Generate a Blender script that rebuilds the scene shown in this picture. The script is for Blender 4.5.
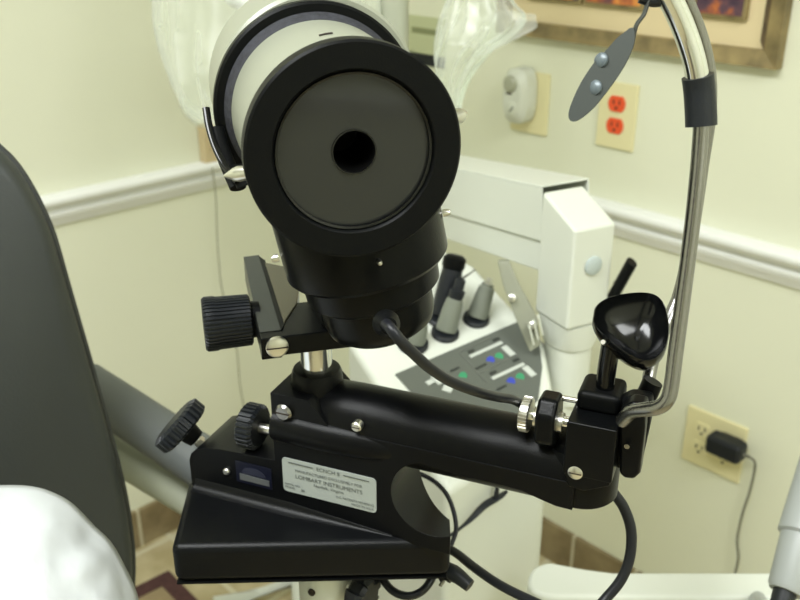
import bpy, bmesh, math, random
from mathutils import Vector, Matrix, noise
random.seed(4)
for o in list(bpy.data.objects): bpy.data.objects.remove(o)
S = bpy.context.scene; COL = S.collection
R = math.radians

# ---------------------------------------------------------------- camera
PITCH = R(24.07); FP = 920.0
CAM = Vector((0, 0, 1.385))
cd = bpy.data.cameras.new('camera'); cam = bpy.data.objects.new('camera', cd); COL.objects.link(cam)
cd.sensor_width = 36; cd.lens = 36*FP/800; cd.clip_start = .02; cd.clip_end = 30
cam.location = CAM; cam.rotation_euler = (R(90)-PITCH, 0, 0)
cd.dof.use_dof = True; cd.dof.focus_distance = .53; cd.dof.aperture_fstop = 13
S.camera = cam
# ---------------------------------------------------------------- world, lights, exposure
wd = bpy.data.worlds.new('world'); S.world = wd; wd.use_nodes = True
wd.node_tree.nodes['Background'].inputs[0].default_value = (.84, .86, .84, 1)
wd.node_tree.nodes['Background'].inputs[1].default_value = .15
S.view_settings.view_transform = 'Standard'; S.view_settings.look = 'None'
S.view_settings.gamma = 1; S.view_settings.use_curve_mapping = False
S.view_settings.exposure = 0.14
AZ = R(43.7)
N1 = Vector((math.cos(AZ), math.sin(AZ), 0))      # towards the right wall
N2 = Vector((-math.sin(AZ), math.cos(AZ), 0))     # towards the left wall
Z = Vector((0, 0, 1))
WR, WL, WB, WF, CEIL = 1.40, 1.655, -1.75, -1.70, 2.46
def RM(a, b, z): return N1*a + N2*b + Z*z         # room coordinates
LAMPS = [(-.35, .45, .62, 1.2, 34.0), (.40, -.95, .62, 1.2, 20.0)]
for i, (a, b, w, h, P) in enumerate(LAMPS):
    ld = bpy.data.lights.new('troffer_light', 'AREA'); ld.shape = 'RECTANGLE'; ld.size = w-.06; ld.size_y = h-.06
    ld.energy = P; ld.color = (.955, .99, 1.0)
    lo = bpy.data.objects.new('troffer_light', ld); COL.objects.link(lo)
    lo.location = RM(a, b, CEIL-.045); lo.rotation_euler = (0, 0, AZ)

# ---------------------------------------------------------------- geometry of sight lines (measuring only)
def ray(x, y):
    a, b = x-400, 300-y
    return Vector((a, FP*math.cos(PITCH)+b*math.sin(PITCH), -FP*math.sin(PITCH)+b*math.cos(PITCH)))/FP
def W(x, y, t): return CAM + ray(x, y)*t
def onz(x, y, z):
    d = ray(x, y); return CAM + d*((z-CAM.z)/d.z)
def onp(x, y, q, n):
    d = ray(x, y); return CAM + d*((q-CAM).dot(n)/d.dot(n))
def onR(x, y, off=0):                              # (run along the right wall, height)
    p = onp(x, y, N1*(WR-off), N1); return p.dot(N2), p.z
def onL(x, y, off=0):
    p = onp(x, y, N2*(WL-off), N2); return p.dot(N1), p.z

# ---------------------------------------------------------------- materials
def mat(name, col, rough=.5, metal=0, spec=.5, coat=0, bump=None, var=None, alpha=None, trans=0):
    m = bpy.data.materials.new(name); m.use_nodes = True
    nt = m.node_tree; b = nt.nodes['Principled BSDF']
    b.inputs['Base Color'].default_value = (*col, 1); b.inputs['Roughness'].default_value = rough
    b.inputs['Metallic'].default_value = metal; b.inputs['Specular IOR Level'].default_value = spec
    b.inputs['Coat Weight'].default_value = coat; b.inputs['Coat Roughness'].default_value = .1
    b.inputs['Transmission Weight'].default_value = trans
    tc = nt.nodes.new('ShaderNodeTexCoord')
    if var:   # (scale, amount): uneven colour of the stuff itself
        n = nt.nodes.new('ShaderNodeTexNoise'); n.inputs['Scale'].default_value = var[0]; n.inputs['Detail'].default_value = 4
        nt.links.new(tc.outputs['Object'], n.inputs['Vector'])
        r = nt.nodes.new('ShaderNodeValToRGB')
        r.color_ramp.elements[0].position = .3; r.color_ramp.elements[1].position = .7
        r.color_ramp.elements[0].color = (*[max(0, c*(1-var[1])) for c in col], 1)
        r.color_ramp.elements[1].color = (*[min(1, c*(1+var[1])) for c in col], 1)
        nt.links.new(n.outputs['Fac'], r.inputs['Fac']); nt.links.new(r.outputs['Color'], b.inputs['Base Color'])
    if bump:  # (scale, strength)
        n = nt.nodes.new('ShaderNodeTexNoise'); n.inputs['Scale'].default_value = bump[0]; n.inputs['Detail'].default_value = 3
        nt.links.new(tc.outputs['Object'], n.inputs['Vector'])
        bp = nt.nodes.new('ShaderNodeBump'); bp.inputs['Strength'].default_value = bump[1]; bp.inputs['Distance'].default_value = bump[2] if len(bump) > 2 else .001
        nt.links.new(n.outputs['Fac'], bp.inputs['Height']); nt.links.new(bp.outputs['Normal'], b.inputs['Normal'])
    return m
def emis(name, col, s):
    m = mat(name, col); b = m.node_tree.nodes['Principled BSDF']
    b.inputs['Emission Color'].default_value = (*col, 1); b.inputs['Emission Strength'].default_value = s
    return m
M = dict(
 wall=mat('wall_paint', (.745, .755, .605), .7, bump=(250, .15), var=(2.0, .02)),
 white=mat('white_trim_paint', (.82, .83, .81), .35),
 ceil=mat('ceiling_paint', (.75, .75, .68), .8),
 black=mat('black_enamel', (.003, .0034, .0038), .28, spec=.14, bump=(900, .10)),
 blacksat=mat('black_satin_metal', (.003, .0033, .0038), .31, spec=.15, bump=(1500, .15)),
 blackmatt=mat('black_matt', (.0034, .0038, .0040), .42, spec=.10, bump=(1200, .12)),
 blackgloss=mat('black_gloss_plastic', (.003, .0033, .0036), .16, spec=.4),
 rubber=mat('black_rubber', (.011, .013, .016), .42, spec=.3, bump=(900, .2)),
 cable=mat('cable_jacket', (.009, .010, .013), .38, spec=.3),
 grey=mat('worn_grey_metal', (.040, .044, .040), .45, metal=.3),
 bronze=mat('bronze_slide', (.13, .12, .085), .35, metal=.7),
 chrome=mat('chrome', (.78, .79, .80), .12, metal=1),
 steel=mat('brushed_steel', (.28, .275, .27), .25, metal=1, bump=(500, .1)),
 nickel=mat('nickel_screw', (.70, .69, .65), .3, metal=1),
 cream=mat('cream_enamel', (.27, .282, .222), .33, bump=(700, .08), var=(6, .03)),
 creamdim=mat('cream_enamel_worn', (.42, .44, .35), .45, var=(6, .04)),
 console=mat('ivory_plastic', (.64, .665, .60), .35, var=(3, .02)),
 putty=mat('grey_putty_plastic', (.17, .185, .15), .5),
 felt=mat('charcoal_felt', (.020, .021, .028), .8, bump=(900, .6), var=(300, .5)),
 glass=mat('dark_target_glass', (.020, .021, .019), .06, spec=.4),
 hole=mat('bore_black', (.0015, .0015, .0015), .6, spec=.1),
 plate=mat('ivory_wall_plate', (.76, .70, .42), .35),
 red=mat('orange_red_receptacle', (.78, .085, .02), .35),
 slot=mat('slot_dark', (.02, .012, .008), .7),
 chair=mat('grey_vinyl', (.027, .031, .029), .5, bump=(350, .25), var=(15, .06)),
 arm=mat('grey_armrest', (.105, .115, .115), .5),
 panel=mat('console_grey_panel', (.105, .115, .10), .4),
 panelline=mat('console_line', (.16, .17, .15), .4),
 key=mat('white_key', (.52, .55, .51), .4),
 green=mat('green_key', (.04, .28, .13), .4),
 blue=mat('blue_key', (.035, .06, .42), .4),
 wood=mat('worn_oak', (.24, .182, .078), .55, var=(25, .40), bump=(60, .4)),
 wooddark=mat('dark_oak_lip', (.11, .075, .04), .6, var=(30, .4)),
 matboard=mat('linen_mat', (.72, .60, .37), .8, bump=(300, .2)),
 label=mat('label_paper', (.33, .36, .345), .45),
 ink=mat('label_ink', (.07, .08, .075), .6),
 bluelabel=mat('navy_label', (.003, .004, .014), .3),
 silver=mat('label_silver', (.085, .09, .095), .45),
 navylight=mat('label_slate', (.015, .017, .035), .45),
 paper=mat('white_paper_sheet', (.46, .48, .485), .65, bump=(7, .8, .035)),
 rug=mat('maroon_rug', (.075, .032, .030), .95, bump=(400, .6), var=(80, .2)),
 rugin=mat('tan_rug', (.30, .23, .13), .95, bump=(400, .6)),
 lamp=emis('lamp_diffuser', (1, 1, .92), 2.5),
 notice=mat('notice_paper', (.50, .53, .33), .6),
 door=mat('door_paint', (.10, .085, .07), .5, var=(12, .1)),
)
def tiles(name, c1, c2, grout, tw, th, gw, ax):
    m = mat(name, c1, .35); nt = m.node_tree; b = nt.nodes['Principled BSDF']
    tc = nt.nodes.new('ShaderNodeTexCoord'); mp = nt.nodes.new('ShaderNodeMapping')
    nt.links.new(tc.outputs['Object'], mp.inputs['Vector']); mp.inputs['Rotation'].default_value = ax
    br = nt.nodes.new('ShaderNodeTexBrick'); br.offset = 0
    br.inputs['Scale'].default_value = 1; br.inputs['Brick Width'].default_value = tw; br.inputs['Row Height'].default_value = th
    br.inputs['Mortar Size'].default_value = gw; br.inputs['Mortar Smooth'].default_value = .1
    nt.links.new(mp.outputs['Vector'], br.inputs['Vector'])
    n = nt.nodes.new('ShaderNodeTexNoise'); n.inputs['Scale'].default_value = 14; n.inputs['Detail'].default_value = 8
    nt.links.new(tc.outputs['Object'], n.inputs['Vector'])
    r = nt.nodes.new('ShaderNodeValToRGB'); r.color_ramp.elements[0].position = .35; r.color_ramp.elements[1].position = .65
    r.color_ramp.elements[0].color = (*c1, 1); r.color_ramp.elements[1].color = (*c2, 1)
    nt.links.new(n.outputs['Fac'], r.inputs['Fac'])
    nt.links.new(r.outputs['Color'], br.inputs['Color1']); nt.links.new(r.outputs['Color'], br.inputs['Color2'])
    br.inputs['Mortar'].default_value = (*grout, 1)
    nt.links.new(br.outputs['Color'], b.inputs['Base Color'])
    return m
M['floor'] = tiles('beige_floor_tile', (.42, .35, .20), (.56, .49, .31), (.62, .58, .42), .33, .33, .006, (0, 0, -AZ))
M['basetile'] = tiles('brown_base_tile', (.17, .125, .065), (.29, .23, .13), (.50, .46, .34), .155, .30, .004, (0, 0, 0))
def picture_mat(name, seed):
    m = mat(name, (.4, .2, .1), .6); nt = m.node_tree; b = nt.nodes['Principled BSDF']
    tc = nt.nodes.new('ShaderNodeTexCoord'); mp = nt.nodes.new('ShaderNodeMapping'); mp.inputs['Location'].default_value = (seed, seed*2, 0)
    nt.links.new(tc.outputs['Object'], mp.inputs['Vector'])
    n = nt.nodes.new('ShaderNodeTexNoise'); n.inputs['Scale'].default_value = 22; n.inputs['Detail'].default_value = 7
    nt.links.new(mp.outputs['Vector'], n.inputs['Vector'])
    r = nt.nodes.new('ShaderNodeValToRGB'); e = r.color_ramp.elements
    e[0].position = .38; e[0].color = (.05, .025, .05, 1); e[1].position = .68; e[1].color = (.75, .42, .10, 1)
    for p, c in ((.46, (.11, .05, .07)), (.53, (.36, .10, .04)), (.60, (.62, .20, .04))):
        q = e.new(p); q.color = (*c, 1)
    nt.links.new(n.outputs['Fac'], r.inputs['Fac']); nt.links.new(r.outputs['Color'], b.inputs['Base Color'])
    return m
def plastic_mat():
    m = bpy.data.materials.new('clear_plastic_film'); m.use_nodes = True; nt = m.node_tree; nt.nodes.clear()
    out = nt.nodes.new('ShaderNodeOutputMaterial'); mx = nt.nodes.new('ShaderNodeMixShader'); mx2 = nt.nodes.new('ShaderNodeMixShader')
    tr = nt.nodes.new('ShaderNodeBsdfTransparent'); tr.inputs[0].default_value = (.96, .98, .95, 1)
    tl = nt.nodes.new('ShaderNodeBsdfDiffuse'); tl.inputs[0].default_value = (.85, .88, .84, 1)
    gl = nt.nodes.new('ShaderNodeBsdfGlossy'); gl.inputs['Roughness'].default_value = .28
    lw = nt.nodes.new('ShaderNodeLayerWeight'); lw.inputs[0].default_value = .45
    mr = nt.nodes.new('ShaderNodeMapRange'); mr.inputs[3].default_value = .10; mr.inputs[4].default_value = .75
    nt.links.new(lw.outputs['Facing'], mr.inputs[0])
    mx2.inputs[0].default_value = .3
    nt.links.new(tl.outputs[0], mx2.inputs[1]); nt.links.new(gl.outputs[0], mx2.inputs[2])
    nt.links.new(mr.outputs[0], mx.inputs[0]); nt.links.new(tr.outputs[0], mx.inputs[1]); nt.links.new(mx2.outputs[0], mx.inputs[2])
    nt.links.new(mx.outputs[0], out.inputs[0])
    return m
M['film'] = plastic_mat()

# ---------------------------------------------------------------- builders
def wloc(o):
    v = Vector(o.location)
    while o.parent: o = o.parent; v += o.location
    return v
def obj(name, bm, m, parent=None, bevel=0, seg=3, ang=35, sub=0):
    """bm is in world coordinates; the object gets its own origin at its centre"""
    bmesh.ops.recalc_face_normals(bm, faces=bm.faces)
    c = Vector()
    for v in bm.verts: c += v.co
    c /= max(1, len(bm.verts))
    for v in bm.verts: v.co -= c
    me = bpy.data.meshes.new(name); bm.to_mesh(me); bm.free()
    me.polygons.foreach_set('use_smooth', [True]*len(me.polygons)); me.set_sharp_from_angle(angle=R(ang))
    me.materials.append(M[m] if isinstance(m, str) else m)
    o = bpy.data.objects.new(name, me); COL.objects.link(o)
    if parent: o.parent = parent; o.location = c - wloc(parent)
    else: o.location = c
    if bevel:
        b = o.modifiers.new('bevel', 'BEVEL'); b.width = bevel; b.segments = seg; b.limit_method = 'ANGLE'; b.angle_limit = R(35); b.harden_normals = True
    if sub:
        s = o.modifiers.new('sub', 'SUBSURF'); s.levels = sub; s.render_levels = sub
    return o
def tag(o, label=None, cat=None, group=None, kind=None):
    if label: o['label'] = label
    if cat: o['category'] = cat
    if group: o['group'] = group
    if kind: o['kind'] = kind
    return o
def empty(name, loc, label, cat, group=None):
    o = bpy.data.objects.new(name, None); COL.objects.link(o); o.location = loc; o.empty_display_size = .03
    return tag(o, label, cat, group)
def struct(o): o['kind'] = 'structure'; return o
def B(): return bmesh.new()
def box(bm, p, a, b, c):
    """box from corner p along the vectors a, b, c"""
    v = [bm.verts.new(p + a*i + b*j + c*k) for i in (0, 1) for j in (0, 1) for k in (0, 1)]
    for f in ((0,1,3,2),(4,6,7,5),(0,4,5,1),(2,3,7,6),(0,2,6,4),(1,5,7,3)): bm.faces.new([v[i] for i in f])
    return bm
def cbox(bm, c, a, b, d): return box(bm, c-a/2-b/2-d/2, a, b, d)
def prism(bm, pts, ext):
    v0 = [bm.verts.new(p) for p in pts]; v1 = [bm.verts.new(p+ext) for p in pts]; n = len(pts)
    bm.faces.new(v0); bm.faces.new(v1[::-1])
    for i in range(n): bm.faces.new((v0[i], v1[i], v1[(i+1) % n], v0[(i+1) % n]))
    return bm
def hexa(bm, lo, hi):
    """lo, hi: two matching loops"""
    v0 = [bm.verts.new(p) for p in lo]; v1 = [bm.verts.new(p) for p in hi]; n = len(lo)
    bm.faces.new(v0); bm.faces.new(v1[::-1])
    for i in range(n): bm.faces.new((v0[i], v1[i], v1[(i+1) % n], v0[(i+1) % n]))
    return bm
def frame(d):
    d = d.normalized(); a = Vector((0, 0, 1)) if abs(d.z) < .9 else Vector((1, 0, 0))
    u = d.cross(a).normalized(); return u, u.cross(d).normalized()
def lathe(bm, o, d, prof, n=64, rib=None, closed=False):
    """prof: (distance along d, radius); rib=(count, depth) scallops the radius"""
    d = d.normalized(); u, v = frame(d); rings = []
    for s, r in prof:
        if r <= 1e-6: rings.append([bm.verts.new(o + d*s)]); continue
        L = []
        for k in range(n):
            an = 2*math.pi*k/n; rr = r
            if rib: rr = r*(1 - rib[1]*(1 if (math.floor(k*rib[0]*2/n) % 2) else 0))
            L.append(bm.verts.new(o + d*s + (u*math.cos(an) + v*math.sin(an))*rr))
        rings.append(L)
    if closed: rings.append(rings[0])
    for A, Bq in zip(rings, rings[1:]):
        if len(A) == 1 and len(Bq) == 1: continue
        for k in range(n):
            j = (k+1) % n
            if len(A) == 1: bm.faces.new((A[0], Bq[k], Bq[j]))
            elif len(Bq) == 1: bm.faces.new((A[k], Bq[0], A[j]))
            else: bm.faces.new((A[k], Bq[k], Bq[j], A[j]))
    if not closed:
        if len(rings[0]) > 1: bm.faces.new(rings[0][::-1])
        if len(rings[-1]) > 1: bm.faces.new(rings[-1])
    return bm
def cyl(bm, p, q, r, n=32, r2=None, ch=0):
    d = q-p; L = d.length; r2 = r if r2 is None else r2
    if ch: return lathe(bm, p, d, [(0, r-ch), (ch*.4, r-ch*.3), (ch, r), (L-ch, r2), (L-ch*.4, r2-ch*.3), (L, r2-ch)], n)
    return lathe(bm, p, d, [(0, r), (L, r2)], n)
def spline(P, k=8):
    P = [Vector(p) for p in P]; out = []
    Q = [P[0]*2-P[1]] + P + [P[-1]*2-P[-2]]
    for i in range(1, len(Q)-2):
        a, b, c, d = Q[i-1:i+3]
        for j in range(k):
            t = j/k
            out.append(.5*((2*b)+(c-a)*t+(2*a-5*b+4*c-d)*t*t+(3*b-a-3*c+d)*t**3))
    out.append(P[-1]); return out
def tube(bm, P, r, n=14, k=8, smooth=True, flat=None):
    """r radius or list per point of the finished line; flat=(x,y) squashes the section"""
    L = spline(P, k) if smooth else [Vector(p) for p in P]
    t0 = (L[1]-L[0]).normalized(); u, v = frame(t0); rings = []
    for i, p in enumerate(L):
        t = (L[min(i+1, len(L)-1)]-L[max(i-1, 0)]).normalized()
        u = (u - t*u.dot(t)).normalized(); v = t.cross(u)
        rr = r if not callable(r) else r(i/(len(L)-1))
        fx, fy = flat or (1, 1)
        rings.append([bm.verts.new(p + (u*math.cos(2*math.pi*q/n)*fx + v*math.sin(2*math.pi*q/n)*fy)*rr) for q in range(n)])
    for A, C in zip(rings, rings[1:]):
        for q in range(n): bm.faces.new((A[q], A[(q+1) % n], C[(q+1) % n], C[q]))
    bm.faces.new(rings[0][::-1]); bm.faces.new(rings[-1])
    return bm
def text_bm(bm, body, o, ux, uy, size, align='CENTER', lift=None):
    """flat lettering in the plane (ux, uy)"""
    cu = bpy.data.curves.new('t', 'FONT'); cu.body = body; cu.size = size; cu.align_x = align; cu.fill_mode = 'BOTH'
    to = bpy.data.objects.new('t', cu); COL.objects.link(to); bpy.context.view_layer.update()
    me = bpy.data.meshes.new_from_object(to.evaluated_get(bpy.context.evaluated_depsgraph_get()))
    bpy.data.objects.remove(to)
    vs = [bm.verts.new(o + ux*v.co.x + uy*v.co.y) for v in me.vertices]
    for p in me.polygons:
        try: bm.faces.new([vs[i] for i in p.vertices])
        except ValueError: pass
    bpy.data.meshes.remove(me)

# ================================================================ ROOM
def rbox(a0, a1, b0, b1, z0, z1): return box(B(), RM(a0, b0, z0), N1*(a1-a0), N2*(b1-b0), Z*(z1-z0))
struct(obj('floor', rbox(WB, WR, WF, WL, -.05, 0), 'floor'))
struct(obj('ceiling', rbox(WB-.1, WR+.1, WF-.1, WL+.1, CEIL, CEIL+.05), 'ceil'))
struct(obj('wall_right', rbox(WR, WR+.1, WF-.1, WL+.1, -.05, CEIL), 'wall'))
struct(obj('wall_left', rbox(WB-.1, WR, WL, WL+.1, -.05, CEIL), 'wall'))
struct(obj('wall_back', rbox(WB-.1, WB, WF, WL, -.05, CEIL), 'wall'))
struct(obj('wall_front', rbox(WB-.1, WR, WF-.1, WF, -.05, CEIL), 'wall'))
# chair rail
RZ0, RZ1 = .800, .862
def rail(name, o, along, out):
    H = RZ1-RZ0
    pr = [(0, 0), (.006, 0), (.009, .10), (.012, .20), (.017, .30), (.018, .42), (.012, .50), (.012, .56), (.018, .62), (.027, .70), (.031, .80), (.031, .92), (.026, 1), (0, 1)]
    return struct(obj(name, prism(B(), [o + out*x + Z*(RZ0+H*y) for x, y in pr], along), 'white', ang=50))
rail('trim_1', RM(WR, WF, 0), N2*(WL-WF), -N1)
rail('trim_2', RM(WB, WL, 0), N1*(WR-WB), -N2)
rail('trim_3', RM(WB, WF, 0), N2*(WL-WF), N1)
rail('trim_4', RM(WB, WF, 0), N1*(WR-WB), N2)
bt = M['basetile']
def basebd(name, o, along, out, rot):
    m = bt.copy(); m.node_tree.nodes['Mapping'].inputs['Rotation'].default_value = rot
    bm = box(B(), o, along, out*.010, Z*.098); return struct(obj(name, bm, m))
def rot_to(al):  # object-space vector -> (along, z)
    an = math.atan2(al.y, al.x); return (R(-90), 0, 0), an
def basebd(name, o, along, out):
    m = bt.copy(); nt = m.node_tree; mp = nt.nodes['Mapping']
    # rotate about z first, then tip z into y
    mp.inputs['Rotation'].default_value = (0, 0, -math.atan2(along.y, along.x))
    mp2 = nt.nodes.new('ShaderNodeMapping'); mp2.inputs['Rotation'].default_value = (R(-90), 0, 0); mp2.inputs['Location'].default_value = (0, .15, 0)
    br = [n for n in nt.nodes if n.type == 'TEX_BRICK'][0]
    nt.links.new(mp.outputs['Vector'], mp2.inputs['Vector']); nt.links.new(mp2.outputs['Vector'], br.inputs['Vector'])
    return struct(obj(name, box(B(), o, along, out*.010, Z*.098), m))
basebd('baseboard_right', RM(WR, WF, 0), N2*(WL-WF), -N1)
basebd('baseboard_left', RM(WB, WL, 0), N1*(WR-WB-.01), -N2)
basebd('baseboard_back', RM(WB, WF, 0), N2*(WL-WF-.01), N1)
basebd('baseboard_front', RM(WB+.01, WF, 0), N1*(WR-WB-.02), N2)
# door behind the camera
struct(obj('door_1', rbox(WB, WB+.035, -.55, .25, .0, 2.03), 'door'))
# ceiling lights
for i, (a, b, w, h, P) in enumerate(LAMPS):
    t = empty('ceiling_light', RM(a, b, CEIL), ['square-ended fluorescent ceiling panel nearest the room corner', 'fluorescent ceiling panel behind the viewer, near the right wall'][i], 'ceiling light', 'ceiling lights')
    fr = B()
    for (x0, x1, y0, y1) in ((-w/2, w/2, -h/2, -h/2+.02), (-w/2, w/2, h/2-.02, h/2), (-w/2, -w/2+.02, -h/2+.02, h/2-.02), (w/2-.02, w/2, -h/2+.02, h/2-.02)):
        box(fr, RM(a+x0, b+y0, CEIL-.03), N1*(x1-x0), N2*(y1-y0), Z*.03)
    obj('frame', fr, 'white', t)
    obj('diffuser', box(B(), RM(a-w/2+.02, b-h/2+.02, CEIL-.02), N1*(w-.04), N2*(h-.04), Z*.012), 'lamp', t)

# ================================================================ things on the walls
def wR(s, z, off=0): return N1*(WR-off) + N2*s + Z*z
def wL(s, z, off=0): return N2*(WL-off) + N1*s + Z*z
# framed picture (N2 runs to the left as one faces the right wall)
s_r, z_b = onR(782, 68.5); s_l, _ = onR(503, 34)
s_ri, z_bi = onR(765, 50)
fw = (s_ri - s_r)*.82; zt_ = z_b + .62
pic = empty('framed_picture', wR((s_r+s_l)/2, z_b), 'wide oak frame with linen mat and three small abstract pictures', 'picture')
fb = B()
def rail_fr(p0, p1, q0, q1):
    hexa(fb, [wR(*p0, .0), wR(*p1, .0), wR(*q1, .0), wR(*q0, .0)], [wR(*p0, .022), wR(*p1, .022), wR(*q1, .016), wR(*q0, .016)])
o4 = [(s_r, z_b), (s_l, z_b), (s_l, zt_), (s_r, zt_)]
i4 = [(s_r+fw, z_b+fw), (s_l-fw, z_b+fw), (s_l-fw, zt_-fw), (s_r+fw, zt_-fw)]
for k in range(4): rail_fr(o4[k], o4[(k+1) % 4], i4[k], i4[(k+1) % 4])
obj('frame', fb, 'wood', pic)
lb = B(); e = .012; j4 = [(s_r+fw+e, z_b+fw+e), (s_l-fw-e, z_b+fw+e), (s_l-fw-e, zt_-fw-e), (s_r+fw+e, zt_-fw-e)]
for k in (3,):
    hexa(lb, [wR(*i4[k], .0), wR(*i4[(k+1) % 4], .0), wR(*j4[(k+1) % 4], .0), wR(*j4[k], .0)],
         [wR(*i4[k], .017), wR(*i4[(k+1) % 4], .017), wR(*j4[(k+1) % 4], .007), wR(*j4[k], .007)])
obj('frame_lip', lb, 'wooddark', pic)
obj('mat_board', box(B(), wR(s_r+fw, z_b+fw, 0), N2*(s_l-s_r-2*fw), -N1*.006, Z*(zt_-z_b-2*fw)), 'matboard', pic)
for k, (pxr, pxl, py) in enumerate(((750, 697, 20), (648, 588, 11), (586, 532, 4))):
    a0, zz = onR(pxr, py); a1, _ = onR(pxl, py-5); zz = onR(pxr, py)[1]
    if k == 0: zz0 = zz
    fr_ = obj('inset_frame', box(B(), wR(a0, zz0, .006), N2*(a1-a0), -N1*.010, Z*.30), 'wood', pic, bevel=.002)
    obj('artwork', box(B(), wR(a0+.006, zz0+.006, .016), N2*(a1-a0-.012), -N1*.0012, Z*.288), picture_mat('artwork_%d' % k, k*3.1), fr_)

def plate_thing(name, c, du, w, h, out, label, cat, group=None):
    t = empty(name, c, label, cat, group)
    obj('cover_plate', cbox(B(), c+out*.003, du*w, out*.006, Z*h), 'plate', t, bevel=.002)
    return t
def receptacle(t, c, du, out, m, slotm='slot'):
    bm = B(); pts = []
    for k in range(28):
        an = 2*math.pi*k/28; x = math.cos(an)*.0172; z = max(-.0135, min(.0135, math.sin(an)*.0172)); pts.append(c + du*x + Z*z + out*.006)
    r = obj('receptacle', prism(bm, pts, out*.0025), m, t)
    s = B()
    for x in (-.006, .006): cbox(s, c+du*x+Z*.003+out*.0087, du*.0022, out*.0006, Z*.008)
    cyl(s, c-Z*.007+out*.0084, c-Z*.007+out*.009, .0026, 12)
    obj('slots', s, slotm, r)
# upper outlet
s0, z0_ = onR(618, 115.5)
c = wR(s0, z0_)
t = plate_thing('wall_outlet', c, -N2, .078, .117, -N1, 'ivory wall outlet plate with two orange-red receptacles', 'outlet', 'ivory outlet plates')
s0, z1_ = onR(617.5, 103); s0, z2_ = onR(616, 125)
for z in (z1_, z2_): receptacle(t, wR(c.dot(N2), z), -N2, -N1, 'red')
obj('screw', cyl(B(), wR(c.dot(N2), (z1_+z2_)/2, .006), wR(c.dot(N2), (z1_+z2_)/2, .0072), .003, 12), 'plate', t)
# plate with white plug-in device
s0, z0_ = onR(531, 102)
c = wR(s0, z0_)
t = plate_thing('wall_outlet', c, -N2, .088, .117, -N1, 'ivory outlet plate half hidden behind white plug-in device', 'outlet', 'ivory outlet plates')
sd, zd = onR(521, 95, .02)
t = empty('plug_in_freshener', wR(sd, zd, .006), 'white plug-in air freshener with grey window on ivory plate', 'air freshener')
bm = B(); pts = []
for k in range(40):
    an = 2*math.pi*k/40; x = .029*abs(math.cos(an))**.6*(1 if math.cos(an) > 0 else -1); z = .052*abs(math.sin(an))**.75*(1 if math.sin(an) > 0 else -1)
    pts.append(wR(sd, zd, .0065) - N2*x + Z*z)
cc = wR(sd, zd, .0065)
lo = pts; md = [p - N1*.030 for p in pts]; hi = [cc + (p-cc)*.72 - N1*.042 for p in pts]
v = [[bm.verts.new(q) for q in L] for L in (lo, md, hi)]
for A, C in zip(v, v[1:]):
    for k in range(40): bm.faces.new((A[k], A[(k+1) % 40], C[(k+1) % 40], C[k]))
bm.faces.new(v[0]); bm.faces.new(v[2][::-1])
obj('shell', bm, mat('white_freshener', (.62, .64, .56), .45), t, bevel=.003)
obj('refill_window', lathe(B(), cc - N1*.040 + Z*.024 + N2*.004, -N1, [(0, .016), (.004, .0155), (.008, .011), (.009, 0)], 32), mat('grey_window', (.36, .37, .28), .35), t)
obj('dial', lathe(B(), cc - N1*.0405 - Z*.022 - N2*.002, -N1, [(0, .014), (.003, .0138), (.0045, .011), (.005, 0)], 32), mat('white_dial', (.60, .62, .53), .4), t)
obj('vent_slot', cbox(B(), cc - N1*.0425 + Z*.006 + N2*.006, N2*.013, N1*.003, Z*.003), 'slot', t, bevel=.001)
obj('dial_mark', cbox(B(), cc - N1*.0460 - Z*.022 - N2*.004, (N2*-.008+Z*.010), N1*.001, (Z*.002+N2*.002)), 'putty', t)
# small notice near corner
s0, z0_ = onR(425, 42)
t = empty('wall_notice', wR(s0, z0_), 'small pale notice with dark bottom strip beside cream pole', 'notice')
obj('card', cbox(B(), wR(s0, z0_+.014, .001), N2*.115, N1*.002, Z*.075), 'notice', t)
obj('dark_strip', cbox(B(), wR(s0, z0_-.036, .002), N2*.115, N1*.004, Z*.022), 'rubber', t)
obj('print', cbox(B(), wR(s0, z0_+.022, .0022), N2*.075, N1*.0006, Z*.012), mat('olive_ink', (.22, .24, .12), .6), t)
# lower double outlet
sA, zA = onR(693, 405.7); sB, zB = onR(746, 427.7); sC, zC = onR(682, 456)
wid = abs(sB-sA)+.012; c = wR((sA+sB)/2, (zA+zC)/2)
t = plate_thing('wall_outlet', c, -N2, wid, .115, -N1, 'wide ivory double outlet plate with black adapter plugged in', 'outlet', 'ivory outlet plates')
for dz in (.0195, -.0195): receptacle(t, c + N2*.024 + Z*dz, -N2, -N1, 'plate')
for dz in (.0195, -.0195): receptacle(t, c - N2*.024 + Z*dz, -N2, -N1, 'plate')
ad = empty('power_adapter', c - N2*.024 - N1*.0095, 'black power adapter plugged into the double wall outlet', 'adapter')
ca = onp(726, 447, N1*(WR-.03), N1)
obj('adapter_body', cbox(B(), ca, (-N2*.066), -N1*.036, Z*.036), 'rubber', ad, bevel=.008)
obj('prong_face', cbox(B(), ca + N1*.0185, (-N2*.040), -N1*.006, Z*.030), 'rubber', ad, bevel=.002)
e0 = ca - N2*.031
cordpts = [e0, e0 - N2*.018 - Z*.001] + [onp(x, y, N1*(WR-.012), N1) for x, y in ((755, 466), (750, 490), (742, 515), (737, 540), (738, 560), (730, 590))]
bm = B(); tube(bm, cordpts, .0021, 8); cyl(bm, e0, e0-N2*.014, .0042, 12, .0025)
obj('adapter_cord', bm, mat('grey_cord', (.13, .13, .10), .5), ad)
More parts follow.
